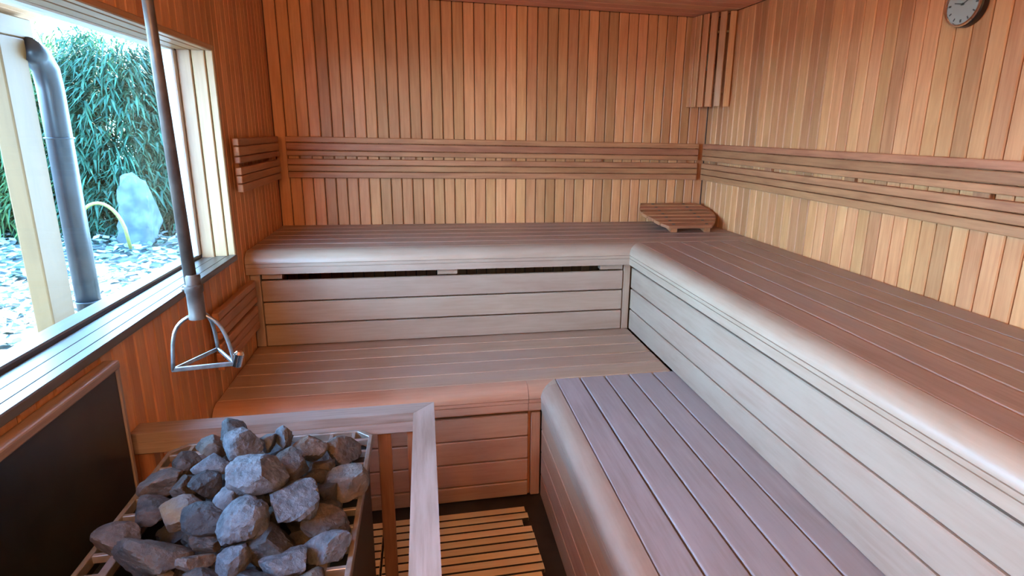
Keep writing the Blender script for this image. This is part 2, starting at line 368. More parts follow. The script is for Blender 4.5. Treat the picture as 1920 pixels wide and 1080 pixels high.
# upper bench along the back wall
ub = thing('sauna_bench', (W / 2, -0.33, 0.0), 'upper bench running along the back wall beneath its long backrest', 'bench', 'sauna benches')
ys = [-0.004, -0.098, -0.21, -0.322, -0.434, -0.546, YGU]
for a, b in zip(ys, ys[1:]): bx('seat_slat', 0.004, W - 0.003, b + G, a - G, ZU - 0.028, ZU, 'seat_x', ub, 0.004, 2)
prof = nose_profile(ZU)
prism('rounded_edge', prof, lambda u, v, t: (t, YGU - u - 0.001, v), 0.004, lambda u, v: XGU - u - 0.001, 'riser_x', ub, 0.7)
zb = [0.787, 0.689, 0.588, ZL + 0.001]
for a, b in zip(zb, zb[1:]): bx('riser_board', 0.045, 1.653, YRU, YRU + 0.018, b + 0.003, a - 0.003, 'riser_x', ub, 0.003)
for x0, x1 in ((0.048, 0.128), (0.778, 0.868), (1.54, 1.652)): bx('spacer_block', x0, x1, YRU + 0.006, YRU + 0.05, 0.790, 0.8225, 'riser_x', ub, 0.002)
bx('corner_post', 1.658, 1.692, YRU + 0.003, YRU + 0.04, ZL + 0.001, 0.823, 'riser_z', ub, 0.003)
bx('end_post', 0.002, 0.041, YRU + 0.006, YRU + 0.04, ZL + 0.001, 0.823, 'riser_z', ub, 0.003)
for x in (0.3, 1.1, 1.9): bx('support_frame', x, x + 0.045, YGU + 0.03, -0.02, ZU - 0.10, ZU - 0.03, 'riser_y', ub)

# upper bench along the right wall
ur = thing('sauna_bench', ((XGU + W) / 2, -2.1, 0.0), 'upper bench running along the right wall towards the viewer', 'bench', 'sauna benches')
xs = [XGU + 0.1044 * k for k in range(7)]; xs[-1] = W - 0.002
for a, b in zip(xs, xs[1:]): bx('seat_slat', a + G, b - G, YB, YGU - 0.0025, ZU - 0.028, ZU, 'seat_y', ur, 0.004, 2)
prism('rounded_edge', prof, lambda u, v, t: (XGU - u - 0.001, t, v), YB, lambda u, v: YGU - u - 0.001, 'riser_y', ur, 0.7)
zb = [0.800, 0.696, 0.592, ZL + 0.001]
for a, b in zip(zb, zb[1:]): bx('riser_board', XRU, XRU + 0.018, YB, YRU - 0.004, b + 0.003, a - 0.003, 'riser_y', ur, 0.003)
bx('support_rail', XRU + 0.03, XRU + 0.07, YB, YRU - 0.05, 0.74, 0.885, 'backing', ur)

# lower bench along the back
lb = thing('sauna_bench', (0.85, -0.95, 0.0), 'lower bench in front of the back bench, half in warm shade', 'bench', 'sauna benches')
ys = [-0.645, -0.757, -0.869, -0.982, -1.094, YGL]
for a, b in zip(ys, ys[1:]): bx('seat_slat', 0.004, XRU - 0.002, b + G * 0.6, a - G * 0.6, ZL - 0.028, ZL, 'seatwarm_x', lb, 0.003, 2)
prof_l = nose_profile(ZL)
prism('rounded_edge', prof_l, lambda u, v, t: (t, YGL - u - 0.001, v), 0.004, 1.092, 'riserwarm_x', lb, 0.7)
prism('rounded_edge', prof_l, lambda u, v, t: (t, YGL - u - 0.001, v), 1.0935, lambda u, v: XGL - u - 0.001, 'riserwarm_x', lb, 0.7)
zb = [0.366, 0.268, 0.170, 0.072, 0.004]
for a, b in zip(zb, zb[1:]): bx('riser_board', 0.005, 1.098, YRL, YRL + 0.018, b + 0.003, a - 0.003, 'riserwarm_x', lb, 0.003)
bx('top_rail', 0.005, 1.148, YRL + 0.004, YRL + 0.022, 0.370, ZL - 0.029, 'riserwarm_x', lb, 0.002)
bx('corner_post', 1.110, 1.147, YRL + 0.002, YRL + 0.04, 0.003, 0.366, 'riserwarm_z', lb, 0.003)
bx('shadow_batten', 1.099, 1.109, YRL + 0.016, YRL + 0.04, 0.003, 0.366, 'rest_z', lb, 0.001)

# lower bench along the right
lr = thing('sauna_bench', ((XGL + XRU) / 2, -2.4, 0.0), 'lower bench on the right with dark gaps between broad slats', 'bench', 'sauna benches')
xs = [XGL + 0.1012 * k for k in range(6)]
for a, b in zip(xs, xs[1:]): bx('seat_slat', a + 0.0032, b - 0.0032, YB, YGL - 0.0025, ZL - 0.028, ZL, 'seatgrey_y', lr, 0.004, 2)
prism('rounded_edge', prof_l, lambda u, v, t: (XGL - u - 0.001, t, v), YB, lambda u, v: YGL - 0.046 - u * 0.3, 'riser_y', lr, 0.7)
prism('rounded_edge', prof_l, lambda u, v, t: (XGL - u - 0.001, t, v), lambda u, v: YGL - 0.0445 - u * 0.3, lambda u, v: YGL - u - 0.001, 'riser_y', lr, 0.7)
zb = [0.392, 0.294, 0.196, 0.098, 0.002]
for a, b in zip(zb, zb[1:]): bx('riser_board', XRL, XRL + 0.018, YB, YRL - 0.003, b + 0.002, a - 0.002, 'riserwarm_y', lr, 0.002)

# ------------------------------------------------------------------ backrests (two groups of three slats on battens)
RZ = [(1.372, 1.344), (1.3415, 1.3055), (1.303, 1.277), (1.262, 1.2325), (1.230, 1.1995), (1.197, 1.166)]
def backrest(label, side, a, b, dz=0.0, t=0.022, front=0.040):
    zt, zbm = RZ[0][0] + dz, RZ[-1][1] + dz
    if side == 'back': root = thing('backrest', ((a + b) / 2, -0.02, zbm), label, 'backrest', 'slatted backrests')
    elif side == 'right': root = thing('backrest', (W - 0.02, (a + b) / 2, zbm), label, 'backrest', 'slatted backrests')
    else: root = thing('backrest', (0.02, (a + b) / 2, zbm), label, 'backrest', 'slatted backrests')
    for z1, z0 in RZ:
        z0 += dz; z1 += dz
        if side == 'back': bx('slat', a, b, -front, -front + t, z0, z1, 'rest_x', root, 0.004, 2)
        elif side == 'right': bx('slat', W - front, W - front + t, a, b, z0, z1, 'rest_y', root, 0.004, 2)
        else: bx('slat', front - t, front, a, b, z0, z1, 'rest_y', root, 0.004, 2)
    L = abs(b - a); n = max(2, int(L / 0.55) + 1)
    for k in range(n):
        p = min(a, b) + 0.09 + (L - 0.18) * k / (n - 1)
        if side == 'back': bx('batten', p - 0.028, p + 0.028, -front + t, -0.0005, zbm + 0.01, zt - 0.01, 'rest_z', root)
        elif side == 'right': bx('batten', W - front + t, W - 0.0005, p - 0.028, p + 0.028, zbm + 0.01, zt - 0.01, 'rest_z', root)
        else: bx('batten', 0.0005, front - t, p - 0.028, p + 0.028, zbm + 0.01, zt - 0.01, 'rest_z', root)
    return root
backrest('long slatted backrest on the back wall above the upper bench', 'back', 0.058, 2.302)
backrest('long slatted backrest on the right wall below the clock', 'right', YB + 0.02, -0.052)
backrest('short slatted backrest on the left wall beside the window', 'left', -0.765, -0.10)
backrest('low slatted backrest under the window at the end of the lower bench', 'left', -1.20, -0.735, dz=-0.567)

# ------------------------------------------------------------------ corner lamp shade
lamp = thing('lamp_shade', (W - 0.05, -0.06, 1.572), 'curved slatted wooden lamp shade in the upper corner', 'lamp shade')
ea, eb = 0.137, 0.262
def ell(t): return Vector((W - ea * math.cos(t), -eb * math.sin(t), 0))
ts = [0.02, 0.21, 0.42, 0.66, 0.93, 1.22, 1.545]
for k in range(6):
    p, q = ell(ts[k]), ell(ts[k + 1]); dirv = (q - p); Lw = dirv.length; ang = math.atan2(dirv.y, dirv.x)
    gap = 0.002 if k == 0 else 0.014
    o = add_obj('slat', box_mesh('shade_slat%d' % k, Lw - gap, 0.012, 0.478, 'wall_z', 0.003), (p + q) / 2 + Vector((0, 0, 1.811)), lamp)
    o.rotation_euler = (0, 0, ang)
def arc_strip(z):
    pts = [ell(t * 1.5 + 0.04) * 1.0 + Vector((0, 0, z)) for t in [k / 10 for k in range(11)]]
    c = Vector((W, 0, z)); pts = [c + (p - c) * 0.87 for p in pts]
    tube('batten', pts, 0.007, 'frame_z', lamp, res=6)
arc_strip(1.645); arc_strip(1.955)
gl = lathe('lamp_globe', [(0.001, -0.04), (0.03, -0.03), (0.042, 0.0), (0.03, 0.03), (0.015, 0.045), (0.001, 0.046)], (W - 0.06, -0.07, 1.81), Matrix.Identity(3), 'dial', lamp, 20)

# ------------------------------------------------------------------ headrest
hr = thing('headrest', (2.13, -0.24, 0.93), 'slatted wooden headrest propped in the corner of the upper bench', 'headrest')
Y0h, Z0h, Y1h, Z1h = -0.412, 0.936, -0.052, 1.017
hdir = Vector((0, Y1h - Y0h, Z1h - Z0h)); hlen = hdir.length; hdir.normalize(); hnrm = Vector((1, 0, 0)).cross(hdir)
def hx(s):       # left and right outline at fraction s from the front edge to the back edge
    def lerp(tab):
        for (a, xa), (b, xb) in zip(tab, tab[1:]):
            if a <= s <= b: return xa + (xb - xa) * (s - a) / (b - a)
        return tab[-1][1]
    return lerp([(0, 1.995), (0.05, 1.965), (0.55, 1.905), (0.72, 1.913), (1, 1.955)]), lerp([(0, 2.232), (0.06, 2.255), (0.36, 2.322), (0.55, 2.338), (0.8, 2.33), (1, 2.30)])
for k in range(7):
    s0, s1 = k / 7 + 0.012, (k + 1) / 7 - 0.012
    bm = bmesh.new(); vv = []
    c = Vector((2.13, Y0h, Z0h)) + hdir * hlen * (s0 + s1) / 2
    for hgt in (0.0, 0.018):
        for s, side in ((s0, 0), (s0, 1), (s1, 1), (s1, 0)):
            p = Vector((hx(s)[side], Y0h, Z0h)) + hdir * hlen * s + hnrm * hgt
            vv.append(bm.verts.new(p - c))
    for fidx in ((0, 1, 2, 3), (4, 5, 6, 7), (0, 1, 5, 4), (1, 2, 6, 5), (2, 3, 7, 6), (3, 0, 4, 7)): bm.faces.new([vv[i] for i in fidx])
    bmesh.ops.recalc_face_normals(bm, faces=bm.faces)
    bmesh.ops.bevel(bm, geom=bm.edges[:], offset=0.003, segments=1, affect='EDGES')
    add_obj('slat', mesh_of(bm, 'headrest_slat', 'rest_x'), c, hr)
for fx in (0.24, 0.74):
    bm = bmesh.new(); vv = []
    xx = 1.93 + 0.38 * fx; c = Vector((xx, -0.24, 0.96))
    for s in (0.03, 0.97):
        top = Vector((xx, Y0h, Z0h)) + hdir * hlen * s
        for dx in (-0.018, 0.018):
            vv.append(bm.verts.new(top + Vector((dx, 0, 0)) - c)); vv.append(bm.verts.new(Vector((xx + dx, top.y, max(ZU + 0.0005, top.z - 0.03))) - c))
    for fidx in ((0, 2, 3, 1), (4, 6, 7, 5), (0, 4, 6, 2), (1, 5, 7, 3), (0, 1, 5, 4), (2, 3, 7, 6)): bm.faces.new([vv[i] for i in fidx])
    bmesh.ops.recalc_face_normals(bm, faces=bm.faces)
    add_obj('runner', mesh_of(bm, 'headrest_runner', 'rest_y'), c, hr)
# a pair of screws through every slat over each runner
for k in range(7):
    for fx in (0.24, 0.74):
        s = (k + 0.5) / 7; p = Vector((1.93 + 0.38 * fx, Y0h, Z0h)) + hdir * hlen * s + hnrm * 0.0185
        q = hdir.cross(Vector((1, 0, 0)))
        o = add_obj('screw_head', box_mesh('screw_head', 0.016, 0.010, 0.002, 'ink', 0.0005), p, hr); o.rotation_euler = (math.atan2(hdir.z, hdir.y), 0, 0)

# ------------------------------------------------------------------ clock on the right wall
ck = thing('wall_clock', (W - 0.0, -1.668, 1.762), 'round chrome rimmed dial clock on the right wall', 'clock')
ax = Matrix(((0, 0, -1), (1, 0, 0), (0, -1, 0)))      # local z -> -X (into the room)
cc = (W - 0.0005, -1.668, 1.820)
lathe('casing', [(0.063, 0.0), (0.065, 0.004), (0.065, 0.020), (0.062, 0.024)], cc, ax, 'rim_black', ck)
lathe('rim', [(0.0625, 0.0242), (0.0640, 0.027), (0.062, 0.0315), (0.058, 0.032), (0.0555, 0.0285), (0.0545, 0.0245)], cc, ax, 'chrome', ck)
dialp = lathe('dial', [(0.0555, 0.0243), (0.0555, 0.0262)], cc, ax, 'dial', ck)
def dial_bar(name, ang, r0, r1, w, parent, h=0.0268):
    c_, s_ = math.cos(ang), math.sin(ang)      # 0 = towards the viewer's right along the wall (-Y), 90 deg = up
    rm = (r0 + r1) / 2
    o = add_obj(name, box_mesh(name, 0.0008, r1 - r0, w, 'ink', 0), (cc[0] - h, cc[1] - c_ * rm, cc[2] + s_ * rm), parent)
    o.rotation_euler = (-ang, 0, 0); return o
for k in range(12): dial_bar('hour_mark', math.radians(30 * k), 0.043, 0.0515, 0.0035 if k % 3 else 0.0055, dialp)
dial_bar('hand', math.radians(168), -0.006, 0.030, 0.0030, ck, 0.0285)
dial_bar('hand', math.radians(28), -0.006, 0.036, 0.0024, ck, 0.0290)
lathe('hub', [(0.0035, 0.027), (0.0035, 0.0305)], cc, ax, 'ink', ck, 12)

# ------------------------------------------------------------------ black heat shield on the left wall
sh = thing('heat_shield', (0.02, -2.4, 0.1), 'black metal heat shield on the left wall behind the heater', 'heat shield')
bx('panel', 0.010, 0.020, -3.0, -1.835, 0.06, 0.872, 'black', sh, 0.002)
bx('cap_strip', 0.001, 0.034, -3.0, -1.838, 0.874, 0.894, 'rail_y', sh, 0.004, 2)
bx('edge_strip', 0.001, 0.022, -1.833, -1.818, 0.06, 0.872, 'rail_z', sh, 0.003)
for y in (-1.95, -2.45, -2.92): bx('stand_off', 0.0005, 0.010, y, y + 0.03, 0.12, 0.84, 'heater', sh)

# ------------------------------------------------------------------ heater guard rail
GZ = 0.68
gr = thing('heater_guard', (0.40, -1.76, 0.0), 'wooden guard rail with a mitred corner around the heater', 'guard rail')
prism('top_rail', [(-1.732, GZ - 0.024), (-1.732, GZ), (-1.790, GZ), (-1.790, GZ - 0.024)], lambda u, v, t: (t, u, v), 0.003, lambda u, v: 0.738 + (u + 1.732) * 0.95, 'rail_x', gr)
prism('top_rail', [(0.683, GZ - 0.024), (0.683, GZ), (0.739, GZ), (0.739, GZ - 0.024)], lambda u, v, t: (u, t, v), -2.56, lambda u, v: -1.7325 + (u - 0.739) * 1.05, 'rail_y', gr)
bx('cross_rail', 0.003, 0.70, -1.788, -1.770, GZ - 0.058, GZ - 0.026, 'rail_x', gr, 0.002)
bx('cross_rail', 0.686, 0.704, -2.555, -1.80, GZ - 0.058, GZ - 0.026, 'rail_y', gr, 0.002)
bx('bottom_rail', 0.003, 0.70, -1.788, -1.770, 0.10, 0.15, 'rail_x', gr, 0.002)
bx('bottom_rail', 0.686, 0.704, -2.555, -1.80, 0.10, 0.15, 'rail_y', gr, 0.002)
bx('post', 0.663, 0.70, -1.769, -1.734, 0.0, GZ - 0.026, 'guardpost_z', gr, 0.003)
bx('post', 0.705, 0.736, -2.555, -2.52, 0.0, GZ - 0.026, 'guardpost_z', gr, 0.003)
bx('post', 0.003, 0.040, -1.769, -1.734, 0.0, GZ - 0.026, 'guardpost_z', gr, 0.003)
for x in (0.11, 0.205, 0.30, 0.395, 0.49, 0.585): bx('guard_slat', x, x + 0.036, -1.769, -1.752, 0.05, GZ - 0.027, 'guardpost_z', gr, 0.003)
for y in (-1.90, -2.02, -2.14, -2.26, -2.38): bx('guard_slat', 0.705, 0.722, y, y + 0.036, 0.05, GZ - 0.027, 'guardpost_z', gr, 0.003)

# ------------------------------------------------------------------ the heater and its grate
HX0, HX1, HY0, HY1, HZ = 0.106, 0.581, -2.43, -1.812, 0.655
ht = thing('sauna_heater', ((HX0 + HX1) / 2, (HY0 + HY1) / 2, 0.0), 'dark sauna heater with a slotted rim under the heap of stones', 'heater')
def rounded_rect(x0, x1, y0, y1, c):
    return [(x0 + c, y1), (x1 - c, y1), (x1, y1 - c), (x1, y0 + c), (x1 - c, y0), (x0 + c, y0), (x0, y0 + c), (x0, y1 - c)]
def rim(name, outer, inner, z0, z1, mat, parent):
    bm = bmesh.new(); cen = Vector(((HX0 + HX1) / 2, (HY0 + HY1) / 2, (z0 + z1) / 2)); n = len(outer)
    lay = [[bm.verts.new(Vector((x, y, z)) - cen) for x, y in poly] for poly, z in ((outer, z0), (outer, z1), (inner, z1), (inner, z0))]
    for A, B in zip(lay, lay[1:] + lay[:1]):
        for i in range(n): bm.faces.new((A[i], A[(i + 1) % n], B[(i + 1) % n], B[i]))
    bmesh.ops.recalc_face_normals(bm, faces=bm.faces)
    bmesh.ops.bevel(bm, geom=[e for e in bm.edges], offset=0.0012, segments=1, affect='EDGES')
    return add_obj(name, mesh_of(bm, name, mat), cen, parent)
# body: four steel walls, a floor and feet below the rim
i_ = 0.052
rim('body', rounded_rect(HX0 + 0.012, HX1 - 0.012, HY0 + 0.012, HY1 - 0.012, 0.03), rounded_rect(HX0 + i_, HX1 - i_, HY0 + i_, HY1 - i_, 0.02), 0.06, HZ - 0.03, 'heater', ht)
bx('stone_basket_floor', HX0 + i_ + .002, HX1 - i_ - .002, HY0 + i_ + .002, HY1 - i_ - .002, 0.44, 0.455, 'heater', ht)
for fx in (HX0 + 0.05, HX1 - 0.09):
    for fy in (HY0 + 0.05, HY1 - 0.09): bx('foot', fx, fx + 0.04, fy, fy + 0.04, 0.0, 0.062, 'heater', ht)
gt = rim('grate_rim', rounded_rect(HX0, HX1, HY0, HY1, 0.034), rounded_rect(HX0 + 0.010, HX1 - 0.010, HY0 + 0.010, HY1 - 0.010, 0.030), HZ - 0.022, HZ, 'grate', ht)
rim('inner_rim', rounded_rect(HX0 + 0.043, HX1 - 0.043, HY0 + 0.043, HY1 - 0.043, 0.006), rounded_rect(HX0 + 0.058, HX1 - 0.058, HY0 + 0.058, HY1 - 0.058, 0.006), HZ - 0.020, HZ - 0.001, 'grate', ht)
ny, nx = 10, 8
for k in range(ny):
    y = HY0 + 0.048 + (HY1 - HY0 - 0.096) * k / (ny - 1)
    for x0 in (HX0 + 0.009, HX1 - 0.044): bx('cross_bar', x0, x0 + 0.035, y - 0.0045, y + 0.0045, HZ - 0.018, HZ - 0.002, 'grate', ht, 0.001)
for k in range(nx):
    x = HX0 + 0.048 + (HX1 - HX0 - 0.096) * k / (nx - 1)
    for y0 in (HY0 + 0.009, HY1 - 0.044): bx('cross_bar', x - 0.0045, x + 0.0045, y0, y0 + 0.035, HZ - 0.018, HZ - 0.002, 'grate', ht, 0.001)

# ------------------------------------------------------------------ stones
def stone_mesh(seed, sx, sy, sz, mat, cuts=9):
    rnd = random.Random(seed)
    bm = bmesh.new(); bmesh.ops.create_icosphere(bm, subdivisions=4, radius=1.0)
    planes = []
    for _ in range(cuts):
        nrm = Vector((rnd.gauss(0, 1), rnd.gauss(0, 1), rnd.gauss(0, 1))).normalized(); planes.append((nrm, rnd.uniform(0.46, 0.82)))
    so = Vector((rnd.uniform(-50, 50), rnd.uniform(-50, 50), rnd.uniform(-50, 50)))
    for v in bm.verts:
        dr = v.co.normalized(); rr = 1.0
        for nrm, dist in planes:
            c_ = dr.dot(nrm)
            if c_ > 0.05: rr = min(rr, dist / c_)
        rr *= 1 + 0.06 * noise.noise(dr * 1.6 + so) + 0.035 * noise.noise(dr * 5 + so) + 0.04 * noise.noise(dr * 11 + so) + 0.02 * noise.noise(dr * 24 + so)
        v.co = Vector((dr.x * sx, dr.y * sy, dr.z * sz)) * rr * 1.17
    me = mesh_of(bm, 'sauna_stone', mat)
    for p in me.polygons: p.use_smooth = True
    me.set_sharp_from_angle(angle=0.3)
    return me
CAM = Vector((0.7299, -3.2804, 1.4231))
FP = 1100.93
def ray(px, py):
    a, b_ = (px - 960 - 75.1) / FP, (py - 540 + 13.4) / FP
    return Vector((r.x * a + d.x * b_ + f.x, r.y * a + d.y * b_ + f.y, r.z * a + d.z * b_ + f.z))
def heap(x, y): return 0.105 * math.exp(-((x - 0.345) / 0.17) ** 2 - ((y + 2.02) / 0.22) ** 2)
# measured sizes of the heap: centre, width, height as surveyed, tilt, tone, what it looks like
STONES = [
 (435, 806, 46, 42, 0, 'dark', 0.050, 'rounded dark stone standing highest against the back guard rail'),
 (396, 836, 58, 50, 0, 'brown', 0.02, 'blunt brown stone just below the dark rounded one at the back'),
 (452, 836, 72, 60, 10, 'grey', 0.03, 'broad blue-grey stone at the back centre of the heap'),
 (502, 826, 36, 40, 0, 'grey', 0.012, 'small grey stone between the broad blue-grey one and the pointed one'),
 (534, 823, 34, 46, 0, 'grey', 0.012, 'small pointed stone sticking up at the back of the heap'),
 (579, 839, 58, 52, -15, 'tan', 0.01, 'pale-topped brown stone near the back rim, right of the pointed one'),
 (639, 849, 64, 56, 10, 'brown', 0.004, 'dark brown stone in the back right corner of the grate'),
 (345, 866, 50, 52, 0, 'brown', 0.005, 'grey-brown stone in the back left corner of the grate'),
 (397, 872, 68, 40, 10, 'grey', 0.01, 'flat-topped wedge stone left of the largest stone'),
 (305, 907, 76, 46, -8, 'tan', 0.004, 'tan angular stone overhanging the left rim'),
 (345, 910, 42, 48, 0, 'brown', 0.003, 'narrow grey stone next to the tan overhanging one'),
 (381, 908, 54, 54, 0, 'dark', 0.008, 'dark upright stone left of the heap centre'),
 (474, 888, 108, 76, 18, 'grey', 0.035, 'largest blue-grey stone on top of the heap'),
 (547, 871, 60, 62, -20, 'brown', 0.02, 'two-toned stone with a flat pale face behind the largest one'),
 (607, 874, 62, 26, 0, 'brown', -0.005, 'thin flat brown stone under the pale-topped one'),
 (594, 896, 46, 28, 0, 'dark', -0.01, 'small dark stone wedged right of the heap centre'),
 (650, 905, 70, 66, -12, 'tan', 0.004, 'light brown layered stone at the right rim'),
 (437, 931, 58, 56, -30, 'grey', 0.015, 'pitted pale blue stone in front of the largest one'),
 (546, 944, 92, 96, -20, 'grey', 0.03, 'big crusty grey stone with a dark band across it'),
 (609, 926, 54, 44, 0, 'dark', -0.005, 'dark block between the crusty stone and the right rim'),
 (281, 960, 80, 54, 20, 'brown', -0.004, 'dull grey stone lying along the left rim'),
 (334, 965, 104, 66, 28, 'tan', 0.012, 'long tan and grey stone slanting across the left side'),
 (390, 980, 94, 60, 32, 'dark', 0.008, 'dark wedge with one pale sharp edge'),
 (463, 983, 84, 92, 25, 'grey', 0.02, 'purplish grey stone below the pitted blue one'),
 (516, 1026, 104, 70, 35, 'dark', 0.006, 'dark brown slab at the front of the heap'),
 (611, 982, 88, 58, 25, 'brown', 0.0, 'reddish brown stone leaning on the right side'),
 (611, 1032, 90, 58, -18, 'grey', 0.004, 'stone with a blue left end and brown right end at the right rim'),
 (229, 1016, 92, 62, 15, 'tan', 0.0, 'smooth tan grey stone lying on the left rim'),
 (283, 1044, 132, 78, 22, 'brown', 0.008, 'large rough brown stone at the front left'),
 (391, 1018, 64, 40, 10, 'brown', -0.004, 'low brown stone under the dark pale-edged wedge'),
 (364, 1056, 72, 44, 20, 'tan', 0.0, 'angular orange-brown stone at the front of the heap'),
 (431, 1052, 64, 66, -10, 'grey', 0.01, 'ridged pale blue stone at the front centre'),
 (541, 1060, 94, 66, 10, 'grey', 0.006, 'grey block at the front beside the ridged pale blue one'),
 (308, 1077, 28, 22, 0, 'tan', -0.006, 'tiny pale pebble at the bottom edge of the picture'),
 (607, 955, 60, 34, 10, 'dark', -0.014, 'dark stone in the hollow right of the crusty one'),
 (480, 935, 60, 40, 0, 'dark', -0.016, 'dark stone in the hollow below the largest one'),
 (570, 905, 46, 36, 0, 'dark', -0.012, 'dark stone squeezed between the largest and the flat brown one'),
 (380, 1090, 80, 44, 0, 'brown', -0.004, 'brown stone cut off by the bottom edge, left of centre'),
 (470, 1098, 90, 60, 10, 'dark', 0.0, 'dark stone cut off by the bottom edge near the centre'),
 (585, 1092, 60, 46, 0, 'brown', -0.008, 'brown stone cut off by the bottom edge near the right rim'),
]
placed = []
for k, (px, py, w_, h_, tilt, tone, lift, lab) in enumerate(STONES):
    z = HZ + 0.02
    for _ in range(6):
        t_ = (z - CAM.z) / ray(px, py).z; P = CAM + ray(px, py) * t_
        z = HZ + 0.006 + heap(P.x, P.y) + lift
    depth = (P - CAM).dot(f); mpp = depth / FP
    sx, sh_ = w_ * mpp / 2, h_ * mpp / 2
    sy = sh_ * 1.05; sz = sh_ * 0.95
    o = add_obj('sauna_stone', stone_mesh(100 + k, sx, sy, sz, 'stone_' + tone), P)
    # turn the long axis by the tilt about the viewing direction
    o.rotation_euler = Matrix.Rotation(math.radians(-tilt), 3, -f).to_euler()
    tag(o, lab, 'stone', 'stones heaped on the heater')
    placed.append((P, max(sx, sy)))
# second layer inside the basket, showing only through the gaps
rs = random.Random(5); q = 0
for gy in range(5):
    for gx in range(4):
        x = HX0 + 0.105 + gx * 0.088 + rs.uniform(-.012, .012); y = HY0 + 0.11 + gy * 0.10 + rs.uniform(-.012, .012)
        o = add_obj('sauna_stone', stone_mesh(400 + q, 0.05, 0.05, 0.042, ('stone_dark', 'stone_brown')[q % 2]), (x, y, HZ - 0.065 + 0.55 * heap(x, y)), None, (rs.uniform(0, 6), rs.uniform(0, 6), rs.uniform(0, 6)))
        tag(o, 'shaded stone of the lower layer, glimpsed through the gaps of the heap', 'stone', 'lower layer of stones in the heater'); q += 1

# ------------------------------------------------------------------ hanging pole with a stirrup handle
hp = thing('hanging_pole', (0.222, -1.9, 0.89), 'grey metal pole hanging from the ceiling with a stirrup-shaped handle', 'pole')
PX, PY = 0.226, -1.9
tube('shaft', [(0.2105, PY, ZC - 0.001), (0.217, PY, 1.6), (PX, PY, 1.075)], [0.0098, 0.0102, 0.0128], 'pole', hp, res=20)
lathe('ceiling_flange', [(0.035, ZC - 0.0005), (0.035, ZC - 0.008), (0.018, ZC - 0.012)], (0.2105, PY, 0), Matrix.Identity(3), 'pole', hp, 24)
lathe('collar', [(0.0145, 1.105), (0.0155, 1.10), (0.0155, 1.083), (0.0185, 1.080), (0.0185, 1.066), (0.0165, 1.063), (0.0165, 1.018), (0.0175, 1.012), (0.0175, 1.004), (0.012, 1.002)], (PX + 0.004, PY, 0), Matrix.Identity(3), 'pole', hp, 24)
lathe('set_screw', [(0.004, -0.0215), (0.006, -0.0205), (0.006, -0.016)], (PX + 0.002, PY, 1.073), Matrix(((0, 0, 1), (0, 1, 0), (-1, 0, 0))), 'steel', hp, 12)
A_, B_, D_ = Vector((0.170, -1.910, 0.889)), Vector((0.291, -1.892, 0.889)), Vector((0.224, -1.785, 0.889))
top = Vector((PX + 0.004, PY, 1.012))
def arm(end, bulge):
    o_ = (end - top); o_.z = 0; o_.normalize(); pts = []
    c0 = top + o_ * 0.010; c1 = Vector((end.x, end.y, 1.012 - 0.018)) - o_ * bulge; c2 = end + Vector((0, 0, 0.075)) - o_ * 0.008
    for t in [i / 12 for i in range(13)]:
        u = 1 - t
        pts.append(c0 * u ** 3 + c1 * 3 * u * u * t + c2 * 3 * u * t * t + end * t ** 3)
    return pts
for e_, bu in ((A_, 0.006), (B_, 0.016), (D_, 0.03)): tube('stirrup_arm', arm(e_, bu), 0.0042, 'steel', hp, res=10)
def flat_bar(name, a, b, hgt, t):
    dv = b - a; o = add_obj(name, box_mesh(name, dv.length + 0.006, t, hgt, 'steel', 0.0015), (a + b) / 2, hp); o.rotation_euler = (0, 0, math.atan2(dv.y, dv.x)); return o
lowz = Vector((0, 0, 0.0))
flat_bar('foot_bar', A_, B_, 0.010, 0.007); flat_bar('foot_bar', A_, D_, 0.009, 0.006); flat_bar('foot_bar', B_, D_, 0.009, 0.006)
lathe('end_knob', [(0.004, -0.016), (0.010, -0.013), (0.0105, 0.016), (0.006, 0.022)], B_ + Vector((0.006, 0.004, 0.006)), Matrix(((1, 0, 0.3), (0, 1, 0), (-0.3, 0, 1))), 'chrome', hp, 16)

# ------------------------------------------------------------------ duckboards
M['duck_side'] = plain('painted_gap_shade', (0.035, 0.02, 0.012), 0.7)  # shade of the gaps, painted dark onto the slat sides
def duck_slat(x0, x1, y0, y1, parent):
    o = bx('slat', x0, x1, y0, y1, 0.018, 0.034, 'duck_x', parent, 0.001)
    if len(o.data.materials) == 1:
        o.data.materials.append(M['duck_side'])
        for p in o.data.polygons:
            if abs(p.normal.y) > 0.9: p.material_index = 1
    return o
db = thing('duckboard', (0.81, -2.2, 0.0), 'slatted wooden duckboard on the floor in front of the lower benches', 'duckboard', 'floor duckboards')
PD_ = 0.0386; ends = [1.066, 1.072, 1.046, 1.074, 1.076, 1.077, 1.076, 1.078, 1.079, 1.066]
for k in range(54):
    y1 = -1.346 - k * PD_; y0 = y1 - 0.0300
    x0 = 0.558 if y0 > -1.73 else 0.752
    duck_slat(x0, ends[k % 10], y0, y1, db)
for x in (0.79, 0.98): bx('bearer', x, x + 0.035, -3.42, -1.36, 0.001, 0.0175, 'duck_y', db, 0.001)
db2 = thing('duckboard', (0.3, -1.55, 0.0), 'short slatted duckboard behind the heater guard', 'duckboard', 'floor duckboards')
for k in range(10):
    y1 = -1.349 - k * PD_; y0 = y1 - 0.0300
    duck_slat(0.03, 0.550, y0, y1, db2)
for x in (0.10, 0.44): bx('bearer', x, x + 0.035, -1.71, -1.36, 0.001, 0.0175, 'duck_y', db2, 0.001)

# ------------------------------------------------------------------ outdoors
GZ0 = 0.35
struct(bx('ground', -16, -0.18, -12, 16, GZ0 - 0.3, GZ0, 'ground', bev=0), 'pale leaf-strewn garden ground outside the window', 'ground')
# outer face of the building
ow = struct(wall_with_hole('wall_outer', -0.185, -0.1705, 'render'), 'rendered outer face of the building around the window', 'wall')
